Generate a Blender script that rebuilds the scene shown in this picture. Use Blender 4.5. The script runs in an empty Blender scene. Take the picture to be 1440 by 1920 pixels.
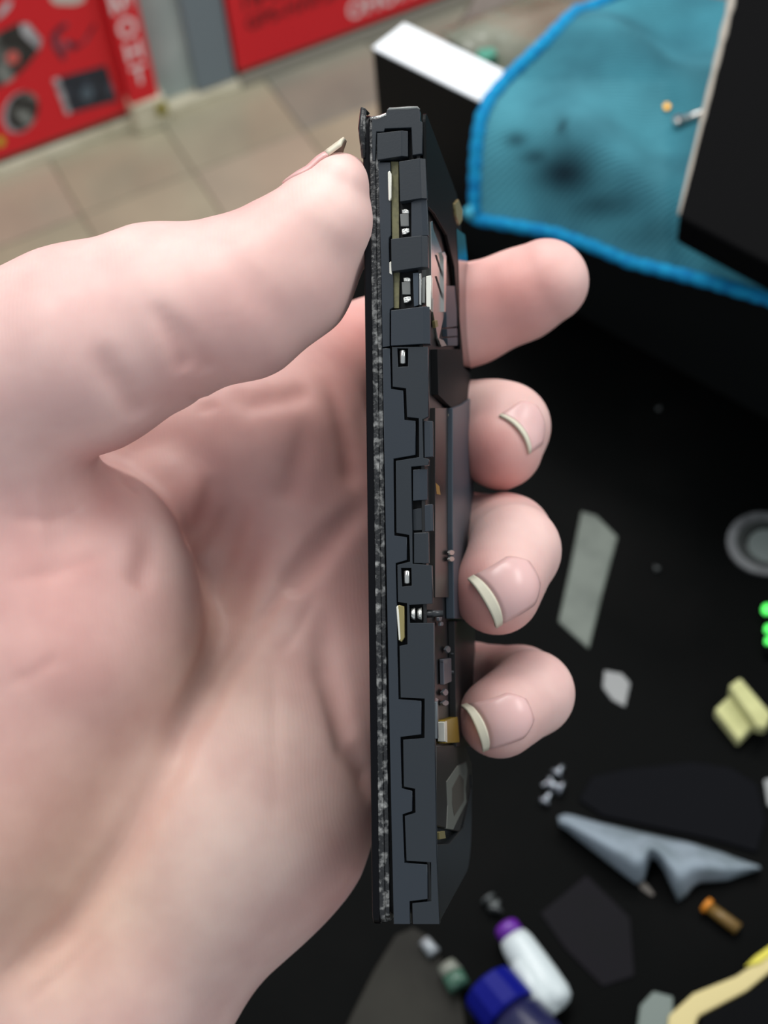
import bpy, bmesh, math, random
import numpy as np
from mathutils import Vector, Matrix

# ------------------------------------------------------------------ camera frame
F = 2800.0
nadir = np.array([222.0, 2030.0, 2800.0]); nadir /= np.linalg.norm(nadir)
_up = -nadir
_fy = np.array([0, 0, 1.0]) - _up[2] * _up; _fy /= np.linalg.norm(_fy)
M = np.stack([np.cross(_fy, _up), _fy, _up])        # camera axes (right, down, forward) -> world
CAM = np.array([0.0, 0.0, 1.30])
S = bpy.context.scene
COL = S.collection

cam_d = bpy.data.cameras.new('camera')
cam = bpy.data.objects.new('camera', cam_d); COL.objects.link(cam)
cam_d.sensor_fit = 'VERTICAL'; cam_d.sensor_height = 36.0; cam_d.sensor_width = 27.0
cam_d.lens = F / 1920 * 36
cam_d.clip_start = 0.02; cam_d.clip_end = 50
cm = Matrix(((M[0, 0], -M[0, 1], -M[0, 2], CAM[0]), (M[1, 0], -M[1, 1], -M[1, 2], CAM[1]),
             (M[2, 0], -M[2, 1], -M[2, 2], CAM[2]), (0, 0, 0, 1)))
cam.matrix_world = cm
cam_d.dof.use_dof = True; cam_d.dof.focus_distance = 0.252; cam_d.dof.aperture_fstop = 21.0
S.camera = cam

# ------------------------------------------------------------------ light
S.view_settings.view_transform = 'Standard'; S.view_settings.look = 'None'
S.view_settings.exposure = 0.0; S.view_settings.gamma = 1.0
S.view_settings.use_curve_mapping = False
W = bpy.data.worlds.new('world'); S.world = W; W.use_nodes = True
W.node_tree.nodes['Background'].inputs[0].default_value = (0.86, 0.93, 1.0, 1)
W.node_tree.nodes['Background'].inputs[1].default_value = 0.57

def area_light(name, loc, target, sx, sy, power, color):
    l = bpy.data.lights.new(name, 'AREA'); l.shape = 'RECTANGLE'; l.size = sx; l.size_y = sy
    l.energy = power; l.color = color
    o = bpy.data.objects.new(name, l); COL.objects.link(o); o.location = loc
    o.rotation_euler = (Vector(target) - Vector(loc)).to_track_quat('-Z', 'Y').to_euler()
    return o
area_light('ceiling_or_fill_light', (-0.35, 0.75, 2.75), (0.0, 0.3, 1.0), 1.6, 0.4, 22, (1.0, 0.985, 0.95))
area_light('ceiling_or_fill_light', (1.7, 0.5, 2.4), (0.0, 0.2, 1.0), 1.2, 0.3, 14, (1.0, 0.985, 0.95))  # added fill from the right to lighten clip chamfers, no known lamp there
area_light('ceiling_or_fill_light', (0.3, 1.9, 2.8), (0.2, 1.7, 0.0), 1.8, 0.4, 30, (1.0, 0.985, 0.95))

# ------------------------------------------------------------------ helpers
def lin(c):
    c = c / 255.0
    return c / 12.92 if c <= 0.04045 else ((c + 0.055) / 1.055) ** 2.4
def rgb(r, g, b): return (lin(r), lin(g), lin(b), 1)
def w2(pc):                       # camera-axes mm point(s) -> world metres
    return np.asarray(pc) @ M.T * 0.001 + CAM
def cpt(px, py, d):               # a point at depth d mm, in mm
    return np.array([(px - 720) * d / F, (py - 960) * d / F, d])
def onz(px, py, z):               # where the sight line meets the level z
    r = M @ np.array([(px - 720) / F, (py - 960) / F, 1.0])
    return CAM + r * (z - CAM[2]) / r[2]

MATS = {}
def mat(name, color, rough=0.5, metal=0.0, spec=0.5, **k):
    if name in MATS: return MATS[name]
    m = bpy.data.materials.new(name); m.use_nodes = True
    nt = m.node_tree; b = nt.nodes['Principled BSDF']
    b.inputs['Base Color'].default_value = color
    b.inputs['Roughness'].default_value = rough
    b.inputs['Metallic'].default_value = metal
    b.inputs['Specular IOR Level'].default_value = spec
    if 'emit' in k:
        b.inputs['Emission Color'].default_value = k['emit']; b.inputs['Emission Strength'].default_value = k.get('es', 1)
    if 'alpha' in k: b.inputs['Alpha'].default_value = k['alpha']
    if 'coat' in k: b.inputs['Coat Weight'].default_value = k['coat']; b.inputs['Coat Roughness'].default_value = 0.15
    if 'noise' in k:              # (scale, second colour, low, high[, stretch])
        sc, c2, lo, hi = k['noise'][:4]
        tc = nt.nodes.new('ShaderNodeTexCoord'); mp = nt.nodes.new('ShaderNodeMapping')
        if len(k['noise']) > 4: mp.inputs['Scale'].default_value = k['noise'][4]
        n = nt.nodes.new('ShaderNodeTexNoise'); n.inputs['Scale'].default_value = sc; n.inputs['Detail'].default_value = 5
        r = nt.nodes.new('ShaderNodeValToRGB')
        r.color_ramp.elements[0].position = lo; r.color_ramp.elements[0].color = color
        r.color_ramp.elements[1].position = hi; r.color_ramp.elements[1].color = c2
        nt.links.new(tc.outputs['Object'], mp.inputs[0]); nt.links.new(mp.outputs[0], n.inputs['Vector'])
        nt.links.new(n.outputs['Fac'], r.inputs[0]); nt.links.new(r.outputs[0], b.inputs['Base Color'])
    if 'bump' in k:               # (scale, distance, strength)
        tc = nt.nodes.new('ShaderNodeTexCoord'); n = nt.nodes.new('ShaderNodeTexNoise')
        n.inputs['Scale'].default_value = k['bump'][0]; n.inputs['Detail'].default_value = 4
        bp = nt.nodes.new('ShaderNodeBump'); bp.inputs['Distance'].default_value = k['bump'][1]; bp.inputs['Strength'].default_value = k['bump'][2]
        nt.links.new(tc.outputs['Object'], n.inputs['Vector']); nt.links.new(n.outputs['Fac'], bp.inputs['Height'])
        nt.links.new(bp.outputs[0], b.inputs['Normal'])
    MATS[name] = m
    return m

def tag(o, label=None, cat=None, group=None, kind=None):
    if label: o['label'] = label
    if cat: o['category'] = cat
    if group: o['group'] = group
    if kind: o['kind'] = kind
    return o
def empty(name, loc, label, cat, group=None):
    o = bpy.data.objects.new(name, None); COL.objects.link(o); o.location = loc
    o.empty_display_size = 0.01
    return tag(o, label, cat, group)
def link(name, me, m, parent=None, smooth=False):
    o = bpy.data.objects.new(name, me); COL.objects.link(o)
    if m: me.materials.append(m)
    if smooth: me.polygons.foreach_set('use_smooth', [True] * len(me.polygons))
    if parent is not None:
        o.parent = parent
        p = parent; mw = Matrix.Identity(4)
        while p is not None: mw = p.matrix_basis @ mw; p = p.parent
        o.matrix_parent_inverse = Matrix.Identity(4)
        o.matrix_basis = mw.inverted()
    return o
def raw(name, verts, faces, m, parent=None, smooth=False):
    me = bpy.data.meshes.new(name); me.from_pydata([tuple(v) for v in verts], [], faces); me.update()
    return link(name, me, m, parent, smooth)
def bm_link(name, bm, m, parent=None, smooth=False, recalc=True):
    if recalc: bmesh.ops.recalc_face_normals(bm, faces=bm.faces)
    me = bpy.data.meshes.new(name); bm.to_mesh(me); bm.free()
    return link(name, me, m, parent, smooth)
def bevel(bm, w, seg=1):
    bmesh.ops.bevel(bm, geom=[e for e in bm.edges], offset=w, segments=seg, affect='EDGES', profile=0.5, clamp_overlap=True)
def prism(name, pts, off, m, parent=None, bev=0.0, seg=1, smooth=False):
    """closed outline of world points, extruded by the world vector off"""
    bm = bmesh.new()
    a = [bm.verts.new(Vector(p)) for p in pts]; b = [bm.verts.new(Vector(p) + Vector(off)) for p in pts]
    n = len(pts)
    bm.faces.new(a); bm.faces.new(b[::-1])
    for i in range(n): bm.faces.new((a[i], b[i], b[(i + 1) % n], a[(i + 1) % n]))
    bmesh.ops.recalc_face_normals(bm, faces=bm.faces)
    if bev: bevel(bm, bev, seg)
    return bm_link(name, bm, m, parent, smooth)
def table_prism(name, pxs, z, h, m, parent=None, bev=0.0004):
    """flat piece lying with its top at z+h, outline read off the photograph at that level"""
    return prism(name, [onz(x, y, z + h) for x, y in pxs], (0, 0, -h), m, parent, bev)
def tube(name, pts, radii, m, parent=None, n=12, cap=True, smooth=True):
    pts = [Vector(p) for p in pts]
    if not hasattr(radii, '__len__'): radii = [radii] * len(pts)
    bm = bmesh.new(); rings = []
    prev = None
    for i, p in enumerate(pts):
        t = (pts[min(i + 1, len(pts) - 1)] - pts[max(i - 1, 0)]).normalized()
        if prev is None:
            a = t.orthogonal().normalized()
        else:
            a = (prev - t * prev.dot(t)).normalized()
        prev = a; b = t.cross(a)
        rings.append([bm.verts.new(p + (a * math.cos(2 * math.pi * k / n) + b * math.sin(2 * math.pi * k / n)) * radii[i]) for k in range(n)])
    for i in range(len(rings) - 1):
        for k in range(n):
            bm.faces.new((rings[i][k], rings[i][(k + 1) % n], rings[i + 1][(k + 1) % n], rings[i + 1][k]))
    if cap:
        bm.faces.new(rings[0][::-1]); bm.faces.new(rings[-1])
    return bm_link(name, bm, m, parent, smooth)

# ------------------------------------------------------------------ structure: floor, kiosk opposite
WA = onz(0, 330, 0); WB = onz(720, 62, 0)
wd = (WB - WA); wd[2] = 0; wd /= np.linalg.norm(wd)
wn = np.array([wd[1], -wd[0], 0.0])                 # towards the camera
def onwall(px, py, off=0.0):
    r = M @ np.array([(px - 720) / F, (py - 960) / F, 1.0])
    o = WA + wn * off
    t = np.dot(o - CAM, wn) / np.dot(r, wn)
    p = CAM + r * t
    return np.dot(p - WA, wd), p[2]
def wp(s, z, off=0.0): return WA + wd * s + np.array([0, 0, z]) + wn * off
def wbox(name, s0, s1, z0, z1, o0, o1, m, parent=None, bev=0.001):
    return prism(name, [wp(s0, z0, o1), wp(s1, z0, o1), wp(s1, z1, o1), wp(s0, z1, o1)], -wn * (o1 - o0), m, parent, bev)

m_grout = mat('grout', rgb(128, 117, 98), 0.7, noise=(30, rgb(105, 96, 82), .35, .7))
fl = raw('floor', [(-4, -2, -.004), (4, -2, -.004), (4, 5, -.004), (-4, 5, -.004)], [(0, 1, 2, 3)], m_grout)
tag(fl, kind='structure')
tile_m = [mat('floor_tile_%d' % i, c, 0.24, 0, .5, noise=(7, c2, .35, .72), bump=(25, .0006, .25)) for i, (c, c2) in enumerate([
    (rgb(178, 172, 148), rgb(158, 152, 132)), (rgb(172, 170, 145), rgb(152, 151, 132)), (rgb(182, 171, 150), rgb(164, 156, 138)),
    (rgb(158, 156, 140), rgb(134, 135, 124))])]
random.seed(4)
T = 0.158; g = 0.0016
tile_me = {}
for mi in range(4):
    bm = bmesh.new(); bmesh.ops.create_cube(bm, size=1)
    bmesh.ops.scale(bm, vec=(T - g, T - g, .004), verts=bm.verts); bevel(bm, .0007)
    me = bpy.data.meshes.new('tile'); bm.to_mesh(me); bm.free(); me.materials.append(tile_m[mi]); tile_me[mi] = me
s_off = 0.2306 - np.dot(WA[:2], wd[:2])
ang = math.atan2(wd[1], wd[0])
for i in range(-3, 8):
    for j in range(-1, 6):
        p = wp(s_off + (i + .5) * T, 0, -0.03 + (j + .5) * T)
        o = bpy.data.objects.new('tile', tile_me[random.choice([0, 0, 1, 2, 3])]); COL.objects.link(o)
        o.location = (p[0], p[1], -.002 + random.uniform(-.0002, .0002)); o.rotation_euler = (random.uniform(-.004, .004), random.uniform(-.004, .004), ang)
        o.parent = fl

m_red = mat('red_print', rgb(226, 34, 46), 0.32, 0, .4)
m_red_d = mat('red_print_edge', rgb(150, 22, 32), 0.4)
m_cream = mat('cream_plinth', rgb(228, 222, 198), .45, noise=(20, rgb(190, 182, 155), .4, .7))
m_dark = mat('dark_gap', rgb(60, 54, 44), .7)
m_grey = mat('grey_laminate', rgb(178, 192, 190), .35, noise=(9, rgb(140, 155, 156), .35, .7))
m_grey2 = mat('grey_laminate_dark', rgb(118, 132, 140), .4)
m_wh = mat('white_print', rgb(240, 225, 225), .5)
m_txt = mat('dark_red_print', rgb(122, 18, 28), .45)
m_blk = mat('photo_print_black', rgb(44, 44, 44), .45, noise=(38, rgb(150, 155, 150), .5, .68))
m_navy = mat('photo_print_navy', rgb(36, 44, 56), .45, noise=(45, rgb(110, 122, 138), .55, .75))
m_lit = mat('photo_print_light', rgb(196, 196, 200), .45, noise=(60, rgb(120, 120, 125), .4, .7))
m_plum = mat('photo_print_plum', rgb(96, 26, 48), .45, noise=(60, rgb(150, 110, 125), .5, .75))
m_olive = mat('olive_bolt', rgb(140, 130, 50), .5)

kiosk = empty('shop_kiosk', tuple(wp(.4, 0)), 'red and grey shop front standing on the tiled floor beyond the table', 'kiosk')
S1, zb1 = onwall(241, 207); _, zb0 = onwall(0, 300)
SP0, zp = onwall(247, 198, .02); SP1, _ = onwall(298, 178, .02)
SR0, zr = onwall(448, 135, .004)
zk = onwall(120, 258)[1]
HT = 1.1
zb = (zb0 + zb1) / 2
wbox('red_board', -1.0, S1, zb, HT, -.02, 0, m_red, kiosk)
wbox('shadow_gap_strip', -1.0, S1, zb - .009, zb, -.03, -.001, m_dark, kiosk, .0005)
wbox('plinth_rail', -1.0, S1, 0.0, zb - .009, -.02, .004, m_cream, kiosk)
wbox('pillar_board', SP0, SP1, zp, HT, -.02, .02, m_red, kiosk)
ft = wbox('pillar_foot', SP0 - .002, SP1 + .006, 0, zp, -.02, .024, m_cream, kiosk, .003)
wbox('foot_bolt', SP1 - .009, SP1 + .005, zp * .45, zp * .85, .022, .03, m_olive, ft, .002)
wbox('grey_panel', SP1, SR0, .012, HT, -.05, -.012, m_grey, kiosk)
wbox('grey_door_return', SR0 - .06, SR0 - .004, .014, HT, -.012, -.001, m_grey2, kiosk)
wbox('panel_base_rail', SP1 + .006, SR0, 0, .012, -.05, .004, m_cream, kiosk)
wbox('red_board', SR0, 1.6, zr, HT, -.02, .004, m_red, kiosk)
wbox('board_trim', SR0, 1.6, zr - .008, zr, -.02, .001, m_dark, kiosk, .0005)
wbox('plinth_rail', SR0, 1.6, 0, zr - .008, -.02, .006, mat('grey_plinth', rgb(150, 146, 134), .5), kiosk)
wbox('carcass', -1.0, 1.6, .002, HT, -.4, -.052, m_grey2, kiosk)

def wtext(txt, px, py, size, off, m, spacing=1.0, ax='LEFT'):
    s, z = onwall(px, py, off)
    c = bpy.data.curves.new('lettering', 'FONT'); c.body = txt; c.size = size; c.align_x = ax; c.align_y = 'BOTTOM_BASELINE'
    c.extrude = .0003; c.offset = size * .022; c.space_character = spacing
    o = bpy.data.objects.new('lettering', c); COL.objects.link(o); c.materials.append(m)
    p = wp(s, z, off + .0006)
    o.matrix_world = Matrix(((wd[0], 0, wn[0], p[0]), (wd[1], 0, wn[1], p[1]), (0, 1, 0, p[2]), (0, 0, 0, 1)))
    dg = bpy.context.evaluated_depsgraph_get(); dg.update()
    me = bpy.data.meshes.new_from_object(o.evaluated_get(dg)); mw = o.matrix_world.copy()
    bpy.data.objects.remove(o); me.transform(mw)
    return link('lettering', me, None, kiosk)
for ch, x, y in (('М', 229, 20), ('О', 242, 68), ('Н', 254, 112), ('Т', 264, 155), ('Е', 218, -25), ('Р', 206, -72)):
    wtext(ch, x, y, .036, .02, m_wh, ax='CENTER')
wtext('GPS-НАВІГАТОРІВ', 462, 57, .028, .004, m_txt)
wtext('ПРОШИВКА', 455, 20, .028, .004, m_txt)
wtext('ОНОВЛЕННЯ', 652, 37, .034, .004, m_wh)

def decal(name, pxs, off, m, off2=.0008, label=None):
    pts = [wp(*onwall(x, y, off), off) for x, y in pxs]
    o = prism(name, pts, wn * off2, m, kiosk, 0)
    if label: o['label'] = label
    return o
def blob(cx, cy, rx, ry, rot=0, n=20, wob=.0, seed=0):
    random.seed(seed); out = []
    for k in range(n):
        a = 2 * math.pi * k / n; r = 1 + random.uniform(-wob, wob)
        x, y = rx * math.cos(a) * r, ry * math.sin(a) * r
        out.append((cx + x * math.cos(rot) - y * math.sin(rot), cy + x * math.sin(rot) + y * math.cos(rot)))
    return out
decal('printed_picture', [(-30, 75), (10, 55), (38, 42), (58, 48), (78, 75), (72, 95), (48, 125), (18, 152), (-30, 175)], 0, m_blk, label='printed picture of a grey and black machine')
decal('printed_picture', [(38, 46), (52, 44), (78, 74), (72, 94), (58, 80), (40, 62)], .0008, m_lit)
decal('printed_picture', blob(24, 108, 12, 12), .0012, mat('coral_print', rgb(222, 100, 92), .5))
decal('printed_picture', blob(42, 207, 28, 37, .45), 0, m_blk, label='printed picture of a dark oval lens')
decal('printed_picture', blob(38, 210, 31, 41, .45), -.0004, m_lit, .0006)
decal('printed_picture', [(100, 148), (198, 122), (220, 188), (124, 214)], 0, m_navy, label='printed picture of a dark square board')
decal('printed_picture', [(99, 149), (110, 146), (133, 211), (124, 214)], .0009, m_lit)
decal('printed_picture', blob(163, 175, 12, 14), .0009, mat('lens_print', rgb(84, 100, 112), .4))
decal('printed_picture', [(95, 66), (110, 48), (124, 42), (128, 48), (112, 60), (108, 78), (120, 92), (124, 104), (118, 114), (106, 100), (96, 84)], 0, m_plum, label='printed picture of a plum coloured tool')
decal('printed_picture', [(118, 78), (132, 76), (150, 84), (158, 74), (172, 50), (176, 42), (178, 50), (160, 78), (140, 94), (122, 88)], 0, m_plum)
decal('printed_picture', [(92, -12), (160, -30), (158, 2), (140, 9), (106, 8), (96, 2)], 0, mat('pale_print', rgb(210, 205, 195), .5))
decal('printed_picture', [(-8, 30), (10, 4), (22, 0), (20, 12), (6, 28), (-8, 38)], 0, m_lit)
decal('printed_picture', blob(0, 265, 9, 9), 0, mat('yellow_print', rgb(200, 180, 50), .5))

# ------------------------------------------------------------------ table and the things at its far end
TZ = 0.75
m_table = mat('black_tabletop', rgb(4, 5, 5), .5, 0, .03, noise=(14, rgb(10, 10, 10), .5, .8), bump=(300, .0002, .15))
tl = np.array([.0108, .598]); tdir = np.array([-.0179, -.0606]); tdir /= np.linalg.norm(tdir)
def tedge(k): return tuple(tl + tdir * k)
a = tedge(-.45); b = tedge(.75)
tbl = empty('work_table', (0.3, .5, 0), 'black work table that the hand is held over', 'table')
tq = [onz(760, 42, .853), onz(838, 74, TZ), onz(905, -30, TZ), onz(1300, -190, TZ)]
prism('tabletop', [(b[0], b[1], TZ), (tl[0], tl[1], TZ)] + [(q[0], q[1], TZ) for q in tq] + [(1.1, 1.0, TZ), (1.1, b[1], TZ)], (0, 0, -.03), m_table, tbl, .0015)
for (x, y) in ((b[0] + .06, b[1] + .05), (.10, .55), (1.03, .9), (1.03, b[1] + .05)):
    prism('leg', [(x - .025, y - .025, 0), (x + .025, y - .025, 0), (x + .025, y + .025, 0), (x - .025, y + .025, 0)], (0, 0, TZ - .03), m_table, tbl, .002)

PZ = .853
p0 = onz(697, 88, PZ); p1 = onz(917, 197, PZ); p2 = onz(760, 42, PZ); p3 = onz(955, 132, PZ)
pd = p1 - p0; pd /= np.linalg.norm(pd)
far = p0 + pd * .42
pb = p2; wdt = np.dot(p2 - p0, np.array([-pd[1], pd[0], 0])); pn = np.array([-pd[1], pd[0], 0.0])
print('panel width', wdt, pd)
panel = empty('edge_panel', (p0[0], p0[1], TZ), 'upright black panel with a bright white top edge at the table end', 'panel')
m_panel = mat('black_panel', rgb(14, 16, 16), .5, 0, .2)
m_white = mat('white_edge', rgb(240, 243, 246), .35)
z1 = PZ - .0015
def strip(z): return [tuple(p0 * [1, 1, 0] + [0, 0, z]), tuple(far * [1, 1, 0] + [0, 0, z]), tuple((far + pn * wdt) * [1, 1, 0] + [0, 0, z]), tuple((p0 + pn * wdt) * [1, 1, 0] + [0, 0, z])]
prism('panel_body', strip(z1), (0, 0, -(z1 - TZ)), m_panel, panel, .0006)
prism('white_top_edge', strip(PZ), (0, 0, -.0015), m_white, panel, .0005)

# clear bag with greenish parts, behind the panel
m_bag = mat('clear_bag', rgb(150, 152, 136), .2, 0, .6, alpha=.74, noise=(18, rgb(112, 116, 100), .4, .62), bump=(40, .004, .8))
m_bag2 = mat('brown_card', rgb(84, 74, 66), .6, noise=(20, rgb(110, 100, 92), .4, .7))
shelf = table_prism('storage_box', [(846, 70), (1300, 330), (1500, 200), (1300, -180), (1010, -60), (900, -20)], TZ, .015, m_bag2)
shelf = tag(shelf, 'brown cardboard box lying behind the white-edged panel', 'box')
def sheet(name, pxs_grid, zf, m, parent=None, thick=.0004):
    """a crumpled film: grid of photo positions laid at heights zf"""
    nr, nc = len(pxs_grid), len(pxs_grid[0]); V = []; Fc = []
    for r in range(nr):
        for c in range(nc):
            x, y = pxs_grid[r][c]; V.append(onz(x, y, zf(r / (nr - 1), c / (nc - 1), x, y)))
    for r in range(nr - 1):
        for c in range(nc - 1):
            k = r * nc + c; Fc.append((k, k + 1, k + nc + 1, k + nc))
    o = raw(name, V, Fc, m, parent, True)
    sd = o.modifiers.new('t', 'SOLIDIFY'); sd.thickness = thick; sd.offset = 0
    return o
def bil(q, nr, nc):
    out = []
    for r in range(nr):
        u = r / (nr - 1); row = []
        for c in range(nc):
            v = c / (nc - 1)
            x = (1 - u) * ((1 - v) * q[0][0] + v * q[1][0]) + u * ((1 - v) * q[3][0] + v * q[2][0])
            y = (1 - u) * ((1 - v) * q[0][1] + v * q[1][1]) + u * ((1 - v) * q[3][1] + v * q[2][1])
            row.append((x, y))
        out.append(row)
    return out
random.seed(2)
hb = [[random.uniform(0, 1) for _ in range(30)] for _ in range(30)]
bag = sheet('plastic_bag', bil([(822, 62), (1010, -20), (1240, 60), (985, 190)], 20, 20), lambda u, v, x, y: TZ + .017 + .016 * math.sin(u * 3.1) * math.sin(v * 3.1) + .003 * math.sin(9 * u + 5 * v) + .002 * hb[int(u * 19)][int(v * 19)], m_bag)
tag(bag, 'clear plastic bag lying behind the white panel edge beside the blue cloth', 'bag')
chip = table_prism('green_board', [(896, 92), (925, 88), (932, 100), (910, 112), (894, 104)], TZ + .016, .012, mat('green_board', rgb(60, 140, 118), .4))
tag(chip, 'small teal green board piece under the clear bag', 'circuit board')

# blue cloth: a height field draped over the panel
def ss(a, b, x):
    t = min(1, max(0, (x - a) / (b - a))); return t * t * (3 - 2 * t)
def cloth_h(X, Y):
    d = np.dot(np.array([X, Y]) - p0[:2], pn[:2])         # >0 behind the front edge of the panel
    s = np.dot(np.array([X, Y]) - p0[:2], pd[:2])
    h = TZ + .0025 + (PZ + .0012 - TZ) * ss(-.085, 0.0, d) * 1.0
    if d > wdt: h -= .03 * ss(wdt, wdt + .12, d)
    h += .010 * ss(-.05, -.01, d)
    h += (.005 * math.sin(38 * X + 60 * Y) + .004 * math.sin(90 * X - 30 * Y + 1)) * ss(-.12, -.02, d)
    h += .0016 * math.sin(120 * X + 40 * Y) + .0008
    return h
def cloth_pt(px, py):
    z = .80
    for _ in range(40):
        p = onz(px, py, z); z = .6 * z + .4 * cloth_h(p[0], p[1])
    return onz(px, py, z)
left_edge = [(891, 412), (890, 370), (891, 320), (894, 270), (901, 225), (918, 185), (948, 150), (985, 115), (1022, 80), (1055, 45), (1080, 22), (1110, 14), (1150, -5), (1200, -30)]
bot_edge = [(891, 412), (960, 424), (1040, 438), (1110, 462), (1180, 492), (1260, 512), (1340, 532), (1440, 562), (1560, 600)]
def lerp_poly(P, t):
    P = np.array(P, float); d = np.r_[0, np.cumsum(np.linalg.norm(np.diff(P, axis=0), axis=1))]; d /= d[-1]
    return np.array([np.interp(t, d, P[:, 0]), np.interp(t, d, P[:, 1])])
NU, NV = 60, 60
grid = []
cor = np.array(left_edge[0], float)
TR = np.array([1700, 60.0])
for i in range(NU):
    u = i / (NU - 1); row = []
    for j in range(NV):
        v = j / (NV - 1)
        A = lerp_poly(left_edge, v); B = lerp_poly(bot_edge, u)
        # Coons patch: left edge, bottom edge, straight top and right edges
        Tt = (1 - u) * np.array(left_edge[-1]) + u * TR
        Rr = (1 - v) * np.array(bot_edge[-1]) + v * TR
        q = (1 - u) * A + u * Rr + (1 - v) * B + v * Tt - ((1 - u) * (1 - v) * cor + u * (1 - v) * np.array(bot_edge[-1]) + (1 - u) * v * np.array(left_edge[-1]) + u * v * TR)
        row.append(q)
    grid.append(row)
V = [cloth_pt(*q) for row in grid for q in row]
Fc = [(i * NV + j, (i + 1) * NV + j, (i + 1) * NV + j + 1, i * NV + j + 1) for i in range(NU - 1) for j in range(NV - 1)]
m_cloth = mat('microfibre_cloth', rgb(70, 148, 170), .85, 0, .2)
nt = m_cloth.node_tree; B_ = nt.nodes['Principled BSDF']
vc = nt.nodes.new('ShaderNodeVertexColor'); vc.layer_name = 'dirt'
tc = nt.nodes.new('ShaderNodeTexCoord'); wv = nt.nodes.new('ShaderNodeTexWave'); wv.inputs['Scale'].default_value = 160; wv.inputs['Distortion'].default_value = 3; wv.bands_direction = 'Y'
mx = nt.nodes.new('ShaderNodeMix'); mx.data_type = 'RGBA'; mx.blend_type = 'MULTIPLY'; mx.inputs[0].default_value = 1
r1 = nt.nodes.new('ShaderNodeValToRGB'); r1.color_ramp.elements[0].color = (.82, .85, .86, 1); r1.color_ramp.elements[1].color = (1.05, 1.05, 1.05, 1)
nt.links.new(tc.outputs['Object'], wv.inputs['Vector']); nt.links.new(wv.outputs['Fac'], r1.inputs[0])
nt.links.new(vc.outputs['Color'], mx.inputs['A']); nt.links.new(r1.outputs[0], mx.inputs['B']); nt.links.new(mx.outputs['Result'], B_.inputs['Base Color'])
nz = nt.nodes.new('ShaderNodeTexNoise'); nz.inputs['Scale'].default_value = 22; nz.inputs['Detail'].default_value = 4
r2 = nt.nodes.new('ShaderNodeValToRGB'); r2.color_ramp.elements[0].position = .35; r2.color_ramp.elements[0].color = (.66, .68, .70, 1); r2.color_ramp.elements[1].position = .62; r2.color_ramp.elements[1].color = (1.08, 1.05, 1.04, 1)
mx2 = nt.nodes.new('ShaderNodeMix'); mx2.data_type = 'RGBA'; mx2.blend_type = 'MULTIPLY'; mx2.inputs[0].default_value = 1
nt.links.new(tc.outputs['Object'], nz.inputs['Vector']); nt.links.new(nz.outputs['Fac'], r2.inputs[0])
nt.links.new(mx.outputs['Result'], mx2.inputs['A']); nt.links.new(r2.outputs[0], mx2.inputs['B']); nt.links.new(mx2.outputs['Result'], B_.inputs['Base Color'])
bp = nt.nodes.new('ShaderNodeBump'); bp.inputs['Distance'].default_value = .0005; bp.inputs['Strength'].default_value = .6
nt.links.new(wv.outputs['Fac'], bp.inputs['Height']); nt.links.new(bp.outputs[0], B_.inputs['Normal'])
cloth = raw('microfibre_cloth', V, Fc, m_cloth, None, True)
tag(cloth, 'blue microfibre cloth with a bright hem draped over the panel edge', 'cloth')
sd = cloth.modifiers.new('t', 'SOLIDIFY'); sd.thickness = .0014; sd.offset = -1
ca = cloth.data.color_attributes.new('dirt', 'FLOAT_COLOR', 'POINT')
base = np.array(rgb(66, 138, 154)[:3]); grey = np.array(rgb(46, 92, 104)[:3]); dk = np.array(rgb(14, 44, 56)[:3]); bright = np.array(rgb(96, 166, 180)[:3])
stains = [(1055, 325, 66, 48, 1.0), (968, 262, 22, 16, .8), (1005, 295, 34, 20, .8), (1130, 385, 70, 26, .6), (1055, 238, 9, 22, .9), (1150, 100, 110, 60, .25), (1230, 440, 70, 30, .3), (1130, 235, 60, 30, .25), (1300, 150, 60, 60, .2)]
cols = []
for row in grid:
    for (x, y) in row:
        f = 0
        for (sx, sy, a_, b_, k) in stains: f = max(f, k * math.exp(-((x - sx) / a_) ** 2 - ((y - sy) / b_) ** 2))
        n1 = .5 + .5 * math.sin(x * .021 + 2 * math.sin(y * .017)) * math.sin(y * .027 + 1)
        c = base * (1 - .35 * n1) + grey * .35 * n1
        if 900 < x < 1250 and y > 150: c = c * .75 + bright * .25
        cols.extend(list(c * (1 - f) + dk * f) + [1.0])
ca.data.foreach_set('color', cols)
m_hem = mat('cloth_hem', rgb(22, 150, 200), .8, 0, .2, noise=(260, rgb(10, 122, 180), .4, .65), bump=(600, .0008, .8))
he = [lerp_poly(left_edge, t) for t in np.linspace(1, 0, 60)] + [lerp_poly(bot_edge, t) for t in np.linspace(0, 1, 60)[1:]]
hp = [cloth_pt(*q) + np.array([0, 0, .0005]) for q in he]
rr = [.0030 + .0003 * math.sin(i * 2.1) for i in range(len(hp))]
tube('hem', hp, rr, m_hem, cloth, 8)
tip = [cloth_pt(891, 408) + np.array([0, 0, .001]), cloth_pt(882, 405) + np.array([0, 0, .003]), cloth_pt(873, 404) + np.array([0, 0, .002])]
tube('corner_tuft', tip, [.003, .0042, .0018], mat('tuft', rgb(70, 176, 205), .8), cloth, 8)

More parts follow.
